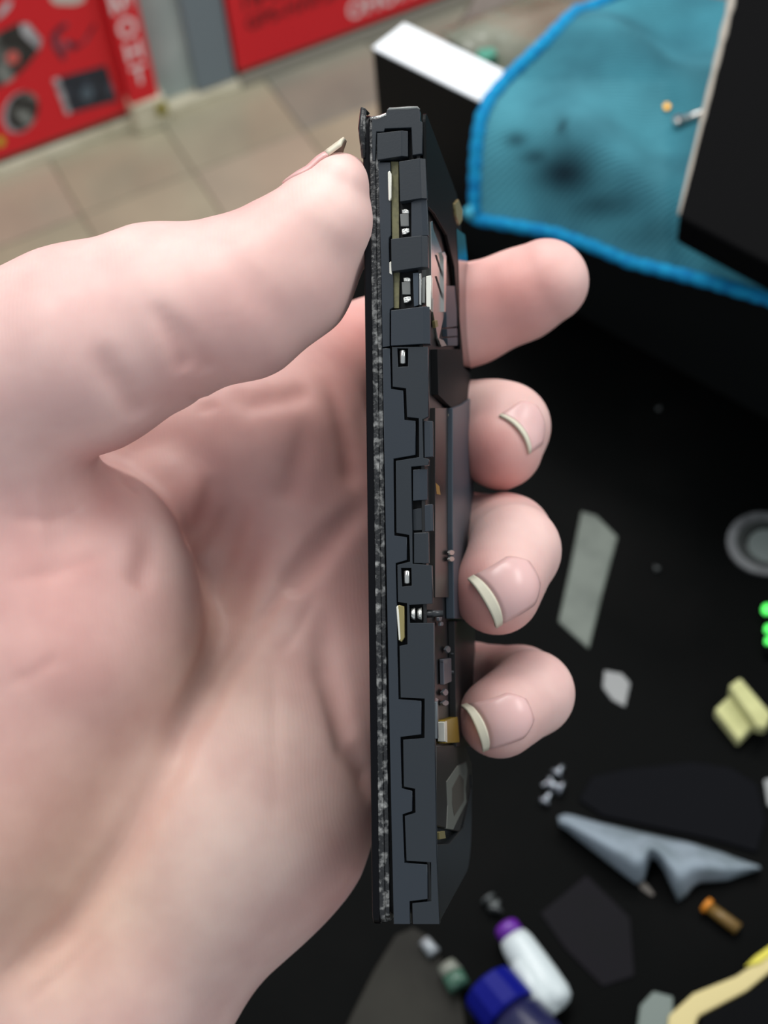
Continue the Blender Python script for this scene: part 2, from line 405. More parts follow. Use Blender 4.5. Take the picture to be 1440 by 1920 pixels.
# black case at the right, over the cloth
m_case = mat('black_case', rgb(8, 8, 9), .6, 0, .03, noise=(60, rgb(22, 22, 22), .68, .8))
cz = .894
cs = empty('black_case', tuple(onz(1400, 300, TZ)), 'black box with a worn pale edge lying on the blue cloth', 'box')
cpx = [(1384, -40), (1274, 404), (1290, 414), (1620, 588), (1700, -40)]
prism('case_body', [onz(x, y, cz) for x, y in cpx], (0, 0, -.014), m_case, cs, .0008)
e0 = onz(1382, -40, cz + .0006); e1 = onz(1273, 402, cz + .0006)
ev = [e0 + (e1 - e0) * t for t in np.linspace(0, 1, 24)]
random.seed(9)
tube('worn_or_highlit_edge', ev, [.0012 * (1.4 - 1.15 * t) * random.uniform(.7, 1.2) + .0002 for t in np.linspace(0, 1, 24)], mat('worn_card', rgb(170, 162, 150), .7), cs, 8)
m_steel = mat('bright_steel', rgb(200, 200, 196), .22, .9)
pin = empty('metal_clip', tuple(cloth_pt(1295, 225)), 'small silver metal clip lying on the blue cloth', 'clip')
q0, q1 = cloth_pt(1272, 234) + [0, 0, .002], cloth_pt(1335, 212) + [0, 0, .002]
tube('shank', [q0, q1], [.0018, .0016], m_steel, pin, 8)
tube('clip_end', [q0 + [0, 0, .0012], q0 + [0, 0, -.001]], [.0027, .0027], m_steel, pin, 10)
fk = prism('brass_flake', [cloth_pt(x, y) + [0, 0, .0014] for x, y in ((1245, 199), (1252, 197), (1257, 204), (1250, 211), (1244, 207))], (0, 0, -.0008), mat('brass', rgb(190, 140, 40), .35, .6))
tag(fk, 'tiny brass flake on the blue cloth beside the silver clip', 'flake')

# ------------------------------------------------------------------ hand: distance field, in camera-axes millimetres
def C(px, py, d, r): return (cpt(px, py, d), r)
def sd_cone(P, a, ra, b, rb):
    ab = b - a; L = ab @ ab
    t = np.clip(((P - a) @ ab) / max(L, 1e-9), 0, 1)
    return np.linalg.norm(P - a - t[:, None] * ab, axis=1) - (ra + (rb - ra) * t)
def smin(a, b, k):
    h = np.clip(.5 + .5 * (b - a) / k, 0, 1)
    return b * (1 - h) + a * h - k * h * (1 - h)
def chain(P, nodes, k):
    d = None
    for (a, ra), (b, rb) in zip(nodes[:-1], nodes[1:]):
        q = sd_cone(P, a, ra, b, rb); d = q if d is None else smin(d, q, k)
    return d
#@@HAND_BEGIN
THUMB = [C(-330, 1050, 280, 21), C(-60, 735, 262, 18), C(150, 655, 259, 18), C(300, 592, 259, 15.8), C(420, 556, 259, 13.3), C(520, 500, 259, 11.4), C(595, 424, 258, 9.0), C(636, 352, 258, 6.0)]
THUMB_W = [[C(500, 508, 259 + z, 10.2), C(595, 418, 258 + z, 7.4), C(634, 343, 258 + z, 4.2)] for z in (-3.6, 3.6)]
THUMB_PAD = [C(460, 574, 258, 12.4), C(545, 520, 258, 10.8), C(619, 428, 258, 7.6)]
INDEX = [C(480, 820, 312, 15), C(580, 715, 316, 12.2), C(700, 655, 328, 11.2), C(880, 590, 330, 11.0), C(975, 553, 328, 10.0), C(1024, 528, 326, 9.3)]
MIDDLE = [C(560, 960, 318, 15), C(640, 830, 325, 11), C(800, 800, 334, 10.6), C(925, 796, 325, 9.6), C(948, 800, 322, 9.4), C(938, 838, 318, 9.1)]
RING = [C(560, 1130, 318, 14), C(690, 1060, 325, 11), C(860, 1010, 332, 10.4), C(952, 1010, 316, 9.3), C(965, 1032, 299, 9.0), C(932, 1108, 288, 8.5)]
PINKY = [C(590, 1330, 312, 14), C(700, 1300, 325, 10.5), C(880, 1285, 330, 9.4), C(975, 1290, 316, 8.8), C(996, 1300, 299, 8.4), C(937, 1344, 289, 8.0)]
PALM = [
    [C(430, 900, 314, 20), C(560, 1010, 316, 18)],
    [C(520, 830, 308, 19), C(585, 980, 312, 19)],
    [C(585, 1080, 312, 17), C(610, 1300, 308, 16)],
    [C(560, 1250, 305, 21), C(420, 1500, 297, 28)],
    [C(420, 1500, 297, 28), C(150, 1850, 294, 26.5)],
    [C(150, 1850, 294, 26.5), C(-400, 2700, 300, 31)],
    [C(300, 1150, 322, 24), C(100, 1600, 318, 30)],
    [C(150, 850, 308, 20), C(440, 800, 311, 18)],
    [C(-40, 1780, 300, 26), C(-500, 2350, 305, 30)],
]
THENAR = [
    [C(-220, 1185, 282, 27), C(95, 1178, 282, 26)],
    [C(60, 1210, 283, 26), C(-50, 1480, 288, 29)],
    [C(-40, 1480, 287, 30), C(-260, 1850, 292, 28)],
    [C(-100, 1100, 280, 20), C(172, 1030, 279, 12.5)],
    [C(-330, 1050, 280, 24), C(-220, 1300, 285, 27)],
]
FOLD = [C(318, 905, 293, 6.0), C(340, 935, 293, 7.0), C(330, 985, 297, 5.5)]
def hand0(P):
    d = None
    for ch in PALM:
        q = chain(P, ch, 3); d = q if d is None else smin(d, q, 12)
    fg = None
    for ch in (INDEX, MIDDLE, RING, PINKY):
        q = chain(P, ch, 1.5); fg = q if fg is None else smin(fg, q, 1.2)
    d = smin(d, fg, 6)
    t = None
    for ch in THENAR:
        q = chain(P, ch, 8); t = q if t is None else smin(t, q, 16)
    d = smin(d, t, 9)
    d = smin(d, chain(P, FOLD, 4), 4)
    th = smin(chain(P, THUMB, 2), chain(P, THUMB_PAD, 2), 4)
    for ch in THUMB_W: th = smin(th, chain(P, ch, 1), 2)
    # the thumb root blends widely at the left, hardly at all at the fold
    k = 3 + 19 * np.clip((-P[:, 0] - 46) / 13, 0, 1)
    return smin(d, th, k)
CREASES = []
def groove(P, seg, wd_):
    m = np.full(len(P), 1e3); s = np.zeros(len(P)); N = len(seg) - 1
    for i, (a, b) in enumerate(zip(seg[:-1], seg[1:])):
        ab = b - a; t = np.clip(((P - a) @ ab) / (ab @ ab), 0, 1)
        q = np.linalg.norm(P - a - t[:, None] * ab, axis=1); c = q < m
        m[c] = q[c]; s[c] = (i + t[c]) / N
    return np.clip(np.minimum(s, (1 - s) * 2.5) / .35, .05, 1) * np.exp(-(m / wd_) ** 2)
def hand(P):
    d = hand0(P)
    for seg, wdt_, dep in CREASES:
        d = d + dep * groove(P, seg, wdt_)
    return d
def trace(f, O, D, n=70, tmax=500):
    t = np.zeros(len(O))
    for _ in range(n): t = np.minimum(t + .85 * f(O + D * t[:, None]), tmax)
    return O + D * t[:, None]
def hit(pxs, f=hand0):
    D = np.array([[(x - 720) / F, (y - 960) / F, 1.0] for x, y in pxs]); D /= np.linalg.norm(D, axis=1)[:, None]
    return trace(f, D * 200, D)
for pts, w_, dep in (
    ([(285, 560), (318, 615), (340, 660), (350, 700)], 1.6, 1.6),
    ([(322, 590), (352, 630), (378, 672), (392, 700)], 1.6, .6),
    ([(185, 640), (210, 700), (240, 745), (268, 785)], 2.0, 1.5),
    ([(395, 885), (392, 940), (378, 985), (345, 1015)], 2.0, 1.6),
    ([(285, 975), (278, 1040), (255, 1110)], 2.6, 1.0),
    ([(490, 980), (455, 1080), (400, 1220), (355, 1330), (318, 1440), (240, 1590), (120, 1750), (-20, 1870)], 2.8, 2.0),
    ([(560, 1060), (500, 1150), (430, 1270), (370, 1380)], 1.3, .8),
    ([(470, 930), (430, 1040), (395, 1130)], 1.6, .8),
    ([(512, 1190), (514, 1350), (510, 1560)], 1.2, .2),
    ([(690, 940), (620, 1010), (565, 1075), (530, 1110)], 2.4, 2.2),
    ([(600, 1130), (612, 1260), (650, 1400), (700, 1500)], 2.6, 1.6),
    ([(600, 700), (635, 770), (655, 850), (660, 920)], 2.4, .9),
    ([(0, 968), (90, 975), (160, 955)], 1.2, .35),
    ([(420, 735), (470, 760), (530, 750), (590, 735)], 2.2, .9),
    ([(345, 735), (375, 750), (405, 742)], .8, .5), ([(352, 752), (380, 768), (412, 760)], .8, .5),
    ([(225, 880), (240, 905), (262, 925)], 1.6, .9),
    ([(575, 780), (560, 860), (530, 950)], 2.6, .7),
    ([(600, 985), (540, 1090), (470, 1180)], 1.0, .5),
    ([(600, 1090), (560, 1180), (520, 1230)], 1.0, .4),
    ([(0, 1290), (60, 1265), (110, 1230)], 1.0, .25),
    ([(140, 1700), (60, 1790), (0, 1840)], 1.0, .35), ([(230, 1690), (140, 1800), (40, 1890)], 1.0, .35),
    ([(0, 1090), (100, 1075), (200, 1035)], 1.2, .35),
): CREASES.append((hit(pts), w_, dep))

def surface(f, lo, hi, h, B=8):
    """surface nets over a narrow band"""
    n = (np.ceil((hi - lo) / (h * B)).astype(int)) * B
    nb = n // B
    I = np.stack(np.meshgrid(*[np.arange(k) for k in nb], indexing='ij'), -1).reshape(-1, 3)
    Cc = lo + (I + .5) * B * h - h * .5
    dc = np.concatenate([hand0(c) for c in np.array_split(Cc, 8)])
    G = np.empty(tuple(n), np.float32)
    for blk, dv in zip(I, dc): G[tuple(slice(b * B, b * B + B) for b in blk)] = np.sign(dv) * 9
    near = I[np.abs(dc) < B * h * .87 + 4.5]
    off = np.stack(np.meshgrid(*[np.arange(B)] * 3, indexing='ij'), -1).reshape(-1, 3)
    for s in range(0, len(near), 400):
        nn = near[s:s + 400]
        Q = (nn[:, None, :] * B + off[None])
        val = f((lo + Q.reshape(-1, 3) * h)).reshape(len(nn), -1)
        for b, v in zip(nn, val): G[tuple(slice(q * B, q * B + B) for q in b)] = v.reshape(B, B, B)
    s = G < 0
    nx, ny, nz = [k - 1 for k in G.shape]
    cnt = np.zeros((nx, ny, nz), np.int8)
    for dx in (0, 1):
        for dy in (0, 1):
            for dz in (0, 1): cnt += s[dx:dx + nx, dy:dy + ny, dz:dz + nz]
    act = (cnt > 0) & (cnt < 8); idx = np.argwhere(act)
    vid = -np.ones(act.shape, np.int64); vid[act] = np.arange(len(idx))
    acc = np.zeros((len(idx), 3)); w = np.zeros(len(idx))
    for ax in range(3):
        e = [0, 0, 0]; e[ax] = 1
        for a_ in (0, 1):
            for b_ in (0, 1):
                o = [0, 0, 0]; o[(ax + 1) % 3] = a_; o[(ax + 2) % 3] = b_
                i0 = idx + o; i1 = i0 + e
                g0 = G[tuple(i0.T)]; g1 = G[tuple(i1.T)]
                mk = (g0 < 0) != (g1 < 0)
                t = np.where(mk, g0 / np.where(mk, g0 - g1, 1), 0)
                acc += np.where(mk[:, None], i0 + t[:, None] * np.array(e), 0); w += mk
    V = lo + acc / w[:, None] * h
    faces = []
    for ax in range(3):
        a1, a2 = (ax + 1) % 3, (ax + 2) % 3
        sl0 = [slice(1, k) for k in (nx, ny, nz)]; sl0[ax] = slice(0, (nx, ny, nz)[ax])
        g0 = s[tuple(sl0)]; sl1 = list(sl0); sl1[ax] = slice(1, (nx, ny, nz)[ax] + 1); g1 = s[tuple(sl1)]
        for flip in (0, 1):
            mk = (g0 & ~g1) if flip == 0 else (~g0 & g1)
            q = np.argwhere(mk) + np.array([sl0[k].start for k in range(3)])
            def at(d1, d2):
                r = q.copy(); r[:, a1] -= d1; r[:, a2] -= d2; return vid[tuple(r.T)]
            quad = np.stack([at(1, 1), at(0, 1), at(0, 0), at(1, 0)], 1)
            if flip: quad = quad[:, ::-1]
            faces.append(quad)
    Fq = np.concatenate(faces); Fq = Fq[(Fq >= 0).all(1)]
    return V, Fq
lo = np.array([-150., -75., 218.]); hi = np.array([50., 215., 362.])
HV, HF = surface(hand, lo, hi, .75)
print('hand mesh', len(HV), len(HF))

def nvec(v): v = np.asarray(v, float); return v / np.linalg.norm(v)
#@@HAND_END
m_skin = mat('skin', (.78, .50, .43, 1), .48, 0, .38)
nt = m_skin.node_tree; B_ = nt.nodes['Principled BSDF']
B_.inputs['Subsurface Weight'].default_value = .22
B_.inputs['Subsurface Radius'].default_value = (1.0, .35, .2); B_.inputs['Subsurface Scale'].default_value = .004
vc = nt.nodes.new('ShaderNodeVertexColor'); vc.layer_name = 'tone'
tc = nt.nodes.new('ShaderNodeTexCoord')
n1 = nt.nodes.new('ShaderNodeTexNoise'); n1.inputs['Scale'].default_value = 70; n1.inputs['Detail'].default_value = 3
r1 = nt.nodes.new('ShaderNodeValToRGB'); r1.color_ramp.elements[0].position = .35; r1.color_ramp.elements[0].color = (.90, .84, .84, 1); r1.color_ramp.elements[1].position = .68; r1.color_ramp.elements[1].color = (1.03, 1.04, 1.03, 1)
mx = nt.nodes.new('ShaderNodeMix'); mx.data_type = 'RGBA'; mx.blend_type = 'MULTIPLY'; mx.inputs[0].default_value = 1
nt.links.new(tc.outputs['Object'], n1.inputs['Vector']); nt.links.new(n1.outputs['Fac'], r1.inputs[0])
nt.links.new(vc.outputs['Color'], mx.inputs['A']); nt.links.new(r1.outputs[0], mx.inputs['B']); nt.links.new(mx.outputs['Result'], B_.inputs['Base Color'])
wv = nt.nodes.new('ShaderNodeTexWave'); wv.inputs['Scale'].default_value = 420; wv.inputs['Distortion'].default_value = 16; wv.inputs['Detail'].default_value = 2; wv.inputs['Detail Scale'].default_value = .15
n2 = nt.nodes.new('ShaderNodeTexVoronoi'); n2.inputs['Scale'].default_value = 900
ad = nt.nodes.new('ShaderNodeMath'); ad.operation = 'ADD'
nt.links.new(tc.outputs['Object'], wv.inputs['Vector']); nt.links.new(tc.outputs['Object'], n2.inputs['Vector'])
nt.links.new(wv.outputs['Fac'], ad.inputs[0]); nt.links.new(n2.outputs['Distance'], ad.inputs[1])
bp = nt.nodes.new('ShaderNodeBump'); bp.inputs['Distance'].default_value = .00012; bp.inputs['Strength'].default_value = .05
nt.links.new(ad.outputs[0], bp.inputs['Height']); nt.links.new(bp.outputs[0], B_.inputs['Normal'])

me = bpy.data.meshes.new('hand'); me.vertices.add(len(HV)); me.vertices.foreach_set('co', w2(HV).ravel())
me.loops.add(len(HF) * 4); me.polygons.add(len(HF)); me.loops.foreach_set('vertex_index', HF.ravel().astype(np.int32))
me.polygons.foreach_set('loop_start', np.arange(0, len(HF) * 4, 4, dtype=np.int32)); me.update(calc_edges=True); me.validate()
hand_o = link('hand', me, m_skin, None, True)
tag(hand_o, 'bare left hand gripping the upright opened phone above the table', 'hand')
sm_ = hand_o.modifiers.new('s', 'SMOOTH'); sm_.factor = .5; sm_.iterations = 2
# skin tone: blood-flushed fingertips and folds; palm shade and light painted in
tone = np.tile(np.array(rgb(236, 199, 192)[:3]), (len(HV), 1))
flush = np.array(rgb(226, 150, 142)[:3]); pale = np.array(rgb(238, 210, 198)[:3]); tan_shade = np.array(rgb(206, 168, 142)[:3]); deep = np.array(rgb(196, 112, 104)[:3])
def dab(px, py, d, rad, c, k):
    p = cpt(px, py, d); q = np.linalg.norm(HV - p, axis=1); w = (k * np.exp(-(q / rad) ** 2))[:, None]
    tone[:] = tone * (1 - w) + c * w
for a in ((975, 540, 320, 11, flush, .55), (905, 560, 318, 12, flush, .5), (905, 840, 310, 9, flush, .7), (940, 880, 315, 8, flush, .4), (872, 1120, 284, 9, flush, .75), (925, 1170, 284, 8, flush, .5),
          (880, 1370, 284, 8, flush, .6), (660, 640, 316, 14, flush, .8), (600, 470, 250, 12, pale, .4), (520, 560, 250, 14, flush, .25),
          (370, 960, 285, 9, deep, .55), (230, 880, 262, 9, deep, .55), (350, 700, 252, 9, deep, .35), (650, 880, 300, 13, deep, .4), (620, 1060, 296, 14, flush, .4),  # includes shade painted into the palm hollow left of the phone
          (620, 1590, 285, 14, flush, .6), (200, 1550, 268, 26, tan_shade, .7), (330, 1250, 285, 20, tan_shade, .6), (40, 1700, 270, 24, tan_shade, .6), (60, 1150, 256, 26, flush, .18), (120, 1050, 256, 14, flush, .2),  # darker dabs put the shaded thenar flank into the skin colour
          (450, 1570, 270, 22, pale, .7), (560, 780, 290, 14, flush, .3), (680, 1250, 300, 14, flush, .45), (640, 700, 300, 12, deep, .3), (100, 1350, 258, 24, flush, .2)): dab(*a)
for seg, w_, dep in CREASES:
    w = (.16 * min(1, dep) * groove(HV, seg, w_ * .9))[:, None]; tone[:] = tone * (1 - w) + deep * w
ca = me.color_attributes.new('tone', 'FLOAT_COLOR', 'POINT')
ca.data.foreach_set('color', np.c_[tone, np.ones(len(HV))].astype(np.float32).ravel())

m_nail = mat('nail_plate', rgb(236, 190, 186), .3, 0, .5); m_nail.node_tree.nodes['Principled BSDF'].inputs['Subsurface Weight'].default_value = .15
m_nail.node_tree.nodes['Principled BSDF'].inputs['Subsurface Scale'].default_value = .002
m_free = mat('nail_free_edge', rgb(224, 218, 196), .4, 0, .4)
def make_nail(center, dr, ac, length, width, free, lift=.2, flift=.4, label=None, tm=.4, drop=0):
    dr = nvec(dr); ac = nvec(np.asarray(ac, float) - np.dot(ac, dr) * dr); n = np.cross(dr, ac)
    if n @ (center - (center + n * 5)) > 0: pass
    if hand0((center + n * 5)[None])[0] < hand0((center - n * 5)[None])[0]: n = -n
    NA, NB = 12, 13
    def row(t, lf, wid):
        s = np.linspace(-1, 1, NB)
        arc = 0
        O = center + dr * (t - .5) * length + np.outer(s * wid / 2, ac) + n * 14
        return trace(hand0, O, np.tile(-n, (NB, 1)), tmax=24)
    rows = []
    for i in range(NA):
        t = i / (NA - 1)
        wid = width * (1 - .55 * max(0, .35 - t) ** 1.3 / .35 ** 1.3)
        r_ = row(t, 0, wid)
        # hold the plate to an even arch instead of every bump of the skin
        rows.append(r_)
    R = np.array(rows)
    if drop:
        mid = R[:, NB // 2:NB // 2 + 1]; dd = (R - mid) @ n
        R = R + (np.maximum(dd, -drop * np.linspace(-1, 1, NB)[None] ** 2) - dd)[..., None] * n
    up = n * lift
    sag = np.abs(np.linspace(-1, 1, NB))[None, :, None] ** 3
    G = R + up * (1 - .9 * sag)
    tang = nvec(G[-1].mean(0) - G[-4].mean(0)); tang = nvec(tang * (1 - tm) + dr * tm)
    nf = 6; FR = []
    arc = 1 - .35 * np.linspace(-1, 1, NB) ** 2
    for i in range(nf):
        FR.append(G[-1] + n * flift * (.3 + .7 * i / (nf - 1)) * .4 + tang * free * arc[:, None] * i / (nf - 1))
    def mk(name, A, m, thick):
        a_, b_ = A.shape[:2]
        Fq = [(i * b_ + j, i * b_ + j + 1, (i + 1) * b_ + j + 1, (i + 1) * b_ + j) for i in range(a_ - 1) for j in range(b_ - 1)]
        o = raw(name, w2(A.reshape(-1, 3)), Fq, m, hand_o, True)
        s_ = o.modifiers.new('t', 'SOLIDIFY'); s_.thickness = thick; s_.offset = 0
        return o
    pl = mk('nail_plate', G, m_nail, .0005)
    fe = mk('nail_free_edge', np.array(FR), m_free, .0006)
    fe.parent = pl; fe['label'] = 'pale overgrown nail edge'
    if label: pl['label'] = label
h = hit([(997, 792), (974, 1094), (960, 1347)])
make_nail(h[0] , (-.40, .26, -.85), (.58, .81, 0), 7, 10, 1.3, label='middle finger nail seen from the side')
make_nail(h[1], (-.72, .42, -.45), (.48, .87, .05), 10.5, 10.5, 2.2, label='ring finger nail')
make_nail(h[2], (-.82, .30, -.42), (.33, .94, .05), 9.0, 9.0, 1.9, label='little finger nail')
make_nail(cpt(588, 342, 258), (.83, -.56, -.05), (0.05, .1, 1), 9, 9, 4.2, label='thumb nail seen edge on', tm=.95, drop=1.6)

# ------------------------------------------------------------------ phone
pw = nvec([.150, .062, .985])
pv = np.array([.0227, 1.0, 0.0]); pv = nvec(pv - (pv @ pw) * pw)
pu = np.cross(pv, pw)
PO = cpt(757, 972, 250)
def Lw(px, py, w=0.0):           # (u, v) on the phone's side plane at depth w
    r = np.array([(px - 720) / F, (py - 960) / F, 1.0]); o = PO + pw * w
    t = (o @ pw) / (r @ pw); p = r * t - PO
    return p @ pu, p @ pv
def Lu(px, py, u):               # (v, w) on a plane parallel to the phone's back
    r = np.array([(px - 720) / F, (py - 960) / F, 1.0]); o = PO + pu * u
    t = (o @ pu) / (r @ pu); p = r * t - PO
    return p @ pv, p @ pw
def Pp(u, v, w): return w2(PO + pu * u + pv * v + pw * w)
for q in ((673, 205), (712, 1735), (805, 300), (830, 1640), (690, 1000), (818, 1000)): print('uv', q, Lw(*q))
for q in ((862, 395), (885, 640), (895, 1500), (880, 1640)): print('vw', q, Lu(*q, 4.6))

m_ph = mat('phone_plastic', rgb(34, 40, 46), .38, 0, .45, bump=(2500, .00003, .3))
m_ph2 = mat('phone_plastic_left', rgb(39, 46, 54), .36, 0, .45, bump=(2500, .00003, .3))
m_gap = mat('phone_gap', rgb(10, 11, 13), .6, 0, .2)
m_glass = mat('phone_glass', rgb(6, 6, 10), .3, 0, .15)
m_rim = mat('scratched_rim', rgb(24, 25, 27), .35, 0, .5, noise=(800, rgb(150, 150, 148), .50, .74, (1, 1, 1)), bump=(1500, .0002, .8))
m_solder = mat('solder', rgb(215, 215, 210), .25, .85, bump=(2500, .0003, .8))
m_chip = mat('chip_body', rgb(110, 112, 110), .5)
m_pcb = mat('pcb_edge', rgb(112, 108, 74), .6, noise=(900, rgb(86, 84, 60), .4, .7))
m_gold = mat('gold_contact', rgb(150, 138, 92), .4, .5)
m_whc = mat('plated_contact', rgb(240, 238, 226), .3, .5)
m_back = mat('satin_back', rgb(8, 12, 13), .5, 0, .12)
m_win = mat('glossy_window', rgb(5, 6, 7), .08, 0, .5)
m_batt = mat('battery_wrap', rgb(34, 31, 30), .35, 0, .4, noise=(120, rgb(60, 54, 48), .55, .8))
m_bluegrey = mat('far_rail', rgb(56, 66, 76), .42, 0, .4)

phone = empty('phone', tuple(Pp(0, 0, 30)), 'opened black smartphone chassis held on edge with bare circuit parts showing', 'phone')
uL = Lw(690, 1000)[0]; uB = Lw(704, 1000)[0]; uF = Lw(721, 1000)[0]; uR = Lw(815, 1000)[0]
vT = Lw(740, 207)[1]; vB = Lw(770, 1738)[1]; WID = 62.0
print('phone u', uL, uB, uF, uR, 'v', vT, vB)
def outline(inset=0.0, rn=3.0, rf=11.0, w0=0.0, w1=WID, v0=None, v1=None):
    v0 = vT if v0 is None else v0; v1 = vB if v1 is None else v1
    pts = []
    for (cw, cv, r, a0) in ((w0, v0, rn, 180), (w1, v0, rf, 270), (w1, v1, rf, 0), (w0, v1, rn, 90)):
        ox = cw + inset + r if cw == w0 else cw - inset - r
        oy = cv + inset + r if cv == v0 else cv - inset - r
        for k in range(7):
            a = math.radians(a0 + 90 * k / 6); pts.append((ox + r * math.cos(a), oy + r * math.sin(a)))
    return pts
def slab(name, pts, u0, u1, m, parent=phone, bev=.00015, seg=2):
    return prism(name, [Pp(u0, v, w) for w, v in pts], M @ pu * (u1 - u0) * .001, m, parent, bev, seg, False)
slab('display_glass', outline(0, 2.2), uL - .1, uB - .15, m_glass, bev=.0004, seg=3)['label'] = 'glossy black display glass edge'
slab('display_rim', outline(.15, 2.4), uB - .25, uB + .75, m_rim, bev=.0002)['label'] = 'scratched dark rim'
slab('display_rim', outline(.45, 2.4), uB + .7, uF - .05, m_rim, bev=.00015)
slab('inner_frame', outline(1.5, 2.0), uF - .1, uR - 2.2, m_gap, bev=0)['label'] = 'dark chassis core'

def plate(name, pxs, w0, w1, m, bev=.08, holes=(), parent=phone, label=None, ext=False):
    """side-face part: outline in the side plane, optional holes, thickness w0..w1, chamfered rim (mm)"""
    c = bpy.data.curves.new(name, 'CURVE'); c.dimensions = '2D'; c.fill_mode = 'BOTH'
    for ring in [pxs] + list(holes):
        sp = c.splines.new('POLY'); sp.points.add(len(ring) - 1); sp.use_cyclic_u = True
        for i, (x, y) in enumerate(ring):
            u, v = Lw(x, y, w0); sp.points[i].co = (u, v, 0, 1)
    c.extrude = max(.01, (w1 - w0) / 2 - bev); c.bevel_depth = bev; c.bevel_resolution = 1; c.offset = -bev
    o = bpy.data.objects.new(name, c); COL.objects.link(o)
    dg = bpy.context.evaluated_depsgraph_get(); dg.update()
    me = bpy.data.meshes.new_from_object(o.evaluated_get(dg)); bpy.data.objects.remove(o)
    co = np.empty(len(me.vertices) * 3); me.vertices.foreach_get('co', co); co = co.reshape(-1, 3)
    Wp = w2(PO + np.outer(co[:, 0], pu) + np.outer(co[:, 1], pv) + np.outer((w0 + w1) / 2 + co[:, 2], pw))
    me.vertices.foreach_set('co', Wp.ravel()); me.update()
    bm = bmesh.new(); bm.from_mesh(me); bmesh.ops.remove_doubles(bm, verts=bm.verts, dist=1e-6); bmesh.ops.recalc_face_normals(bm, faces=bm.faces); bm.to_mesh(me); bm.free()
    o = link(name, me, m, parent)
    if label: o['label'] = label
    return o
def tab(name, q, w0, w1, m, ch=9, drop=.55, parent=phone, label=None):
    """clip with a wide chamfer on its right: q = top-left, top-right, bottom-right, bottom-left in the side plane"""
    (x0, y0), (x1, y1), (x2, y2), (x3, y3) = q
    sec_t = [Lw(x0, y0, w0), Lw(x1 - ch, y1 + .5, w0), Lw(x1, y1, w0)]
    sec_b = [Lw(x3, y3, w0), Lw(x2 - ch, y2 + .5, w0), Lw(x2, y2, w0)]
    ws = [w0, w0, w0 + drop]
    pts = []
    for sec in (sec_t, sec_b):
        for (u, v), w in zip(sec, ws): pts.append(Pp(u, v, w))
        u, v = sec[2]; pts.append(Pp(u, v, w1)); u, v = sec[0]; pts.append(Pp(u, v, w1))
    f = [(0, 1, 2, 3, 4), (9, 8, 7, 6, 5)] + [(i, (i + 5), (i + 1) % 5 + 5, (i + 1) % 5) for i in range(5)]
    bm = bmesh.new(); vs = [bm.verts.new(Vector(p)) for p in pts]
    for fa in f: bm.faces.new([vs[k] for k in fa])
    bmesh.ops.recalc_face_normals(bm, faces=bm.faces); bevel(bm, .00007, 2)
    o = bm_link(name, bm, m, parent)
    if label: o['label'] = label
    return o
# left (display side) frame strip with teeth
plate('side_rail', [(709, 304), (732, 304), (733, 440), (729, 446), (730, 500), (737, 512), (738, 576), (731, 580), (731, 649), (717, 651), (714, 480)], .35, 1.9, m_ph2)
plate('side_rail', [(717, 653), (731, 653), (733, 729), (756, 732), (758, 787), (779, 789), (779, 853), (738, 860), (739, 1004), (763, 1007), (763, 1050), (742, 1056), (744, 1128), (745, 1210),
                    (747, 1311), (790, 1314), (790, 1377), (751, 1382), (753, 1478), (773, 1483), (773, 1521), (755, 1527), (758, 1618), (801, 1621), (802, 1686), (768, 1690), (769, 1733), (738, 1733), (733, 1500), (727, 1200), (722, 950)], .12, 1.8, m_ph2, bev=.1)
# right (back side) frame with its windows
pinhole1 = [(745, 651), (765, 651), (766, 654), (788, 655), (788, 683), (766, 689), (746, 689)]
plate('side_frame', [(735, 650), (736, 725), (761, 728), (763, 782), (785, 784), (786, 857), (742, 864), (743, 999), (767, 1003), (769, 1053), (745, 1059), (746, 1129), (763, 1131), (764, 1208), (749, 1211), (751, 1308),
                     (796, 1310), (796, 1384), (756, 1387), (757, 1475), (778, 1479), (779, 1524), (759, 1530), (762, 1614), (808, 1617), (809, 1690), (773, 1694), (774, 1733), (824, 1733), (818, 1600), (815, 1400), (813, 1168), (768, 1168),
                     (767, 1134), (811, 1132), (809, 1060), (773, 1057), (771, 875), (803, 872), (804, 861), (793, 858), (792, 786), (803, 781), (802, 650)],
      -.05, 1.7, m_ph, bev=.07, holes=([(745, 653), (765, 653), (765, 687), (746, 688)], [(752, 1065), (771, 1065), (772, 1098), (753, 1100)]))
tab('side_panel', ((795, 789), (811, 789), (812, 856), (796, 858)), .45, 1.6, m_ph2, 6, .3)
tab('side_panel', ((774, 881), (801, 879), (801, 937), (774, 939)), .35, 1.6, m_ph2, 14, .25)
tab('side_latch', ((796, 947), (811, 945), (812, 995), (797, 997)), .5, 1.7, m_ph2, 5, .3)
tab('side_panel', ((776, 999), (803, 998), (804, 1056), (776, 1056)), .4, 1.6, m_ph, 4, .2)
plate('slot_web', [(774, 955), (792, 952), (792, 994), (775, 995)], 1.1, 1.6, m_ph, .05)
plate('slot_rail', [(811, 1316), (819, 1316), (820, 1385), (813, 1386)], .3, 2.2, mat('rail_light', rgb(84, 90, 94), .4), .1)
for x0, y0, x1, y1 in ((749, 655, 761, 684), (757, 1068, 769, 1096)):
    ux, va = Lw((x0 + x1) / 2, y0 + 3, .3); _, vb = Lw((x0 + x1) / 2, y1 - 3, .3)
    tube('silver_pin', [Pp(ux, va - .15, .42), Pp(ux, va, .42), Pp(ux, vb, .42), Pp(ux, vb + .15, .42)], [.0003, .00052, .00052, .0003], m_steel, phone, 12)
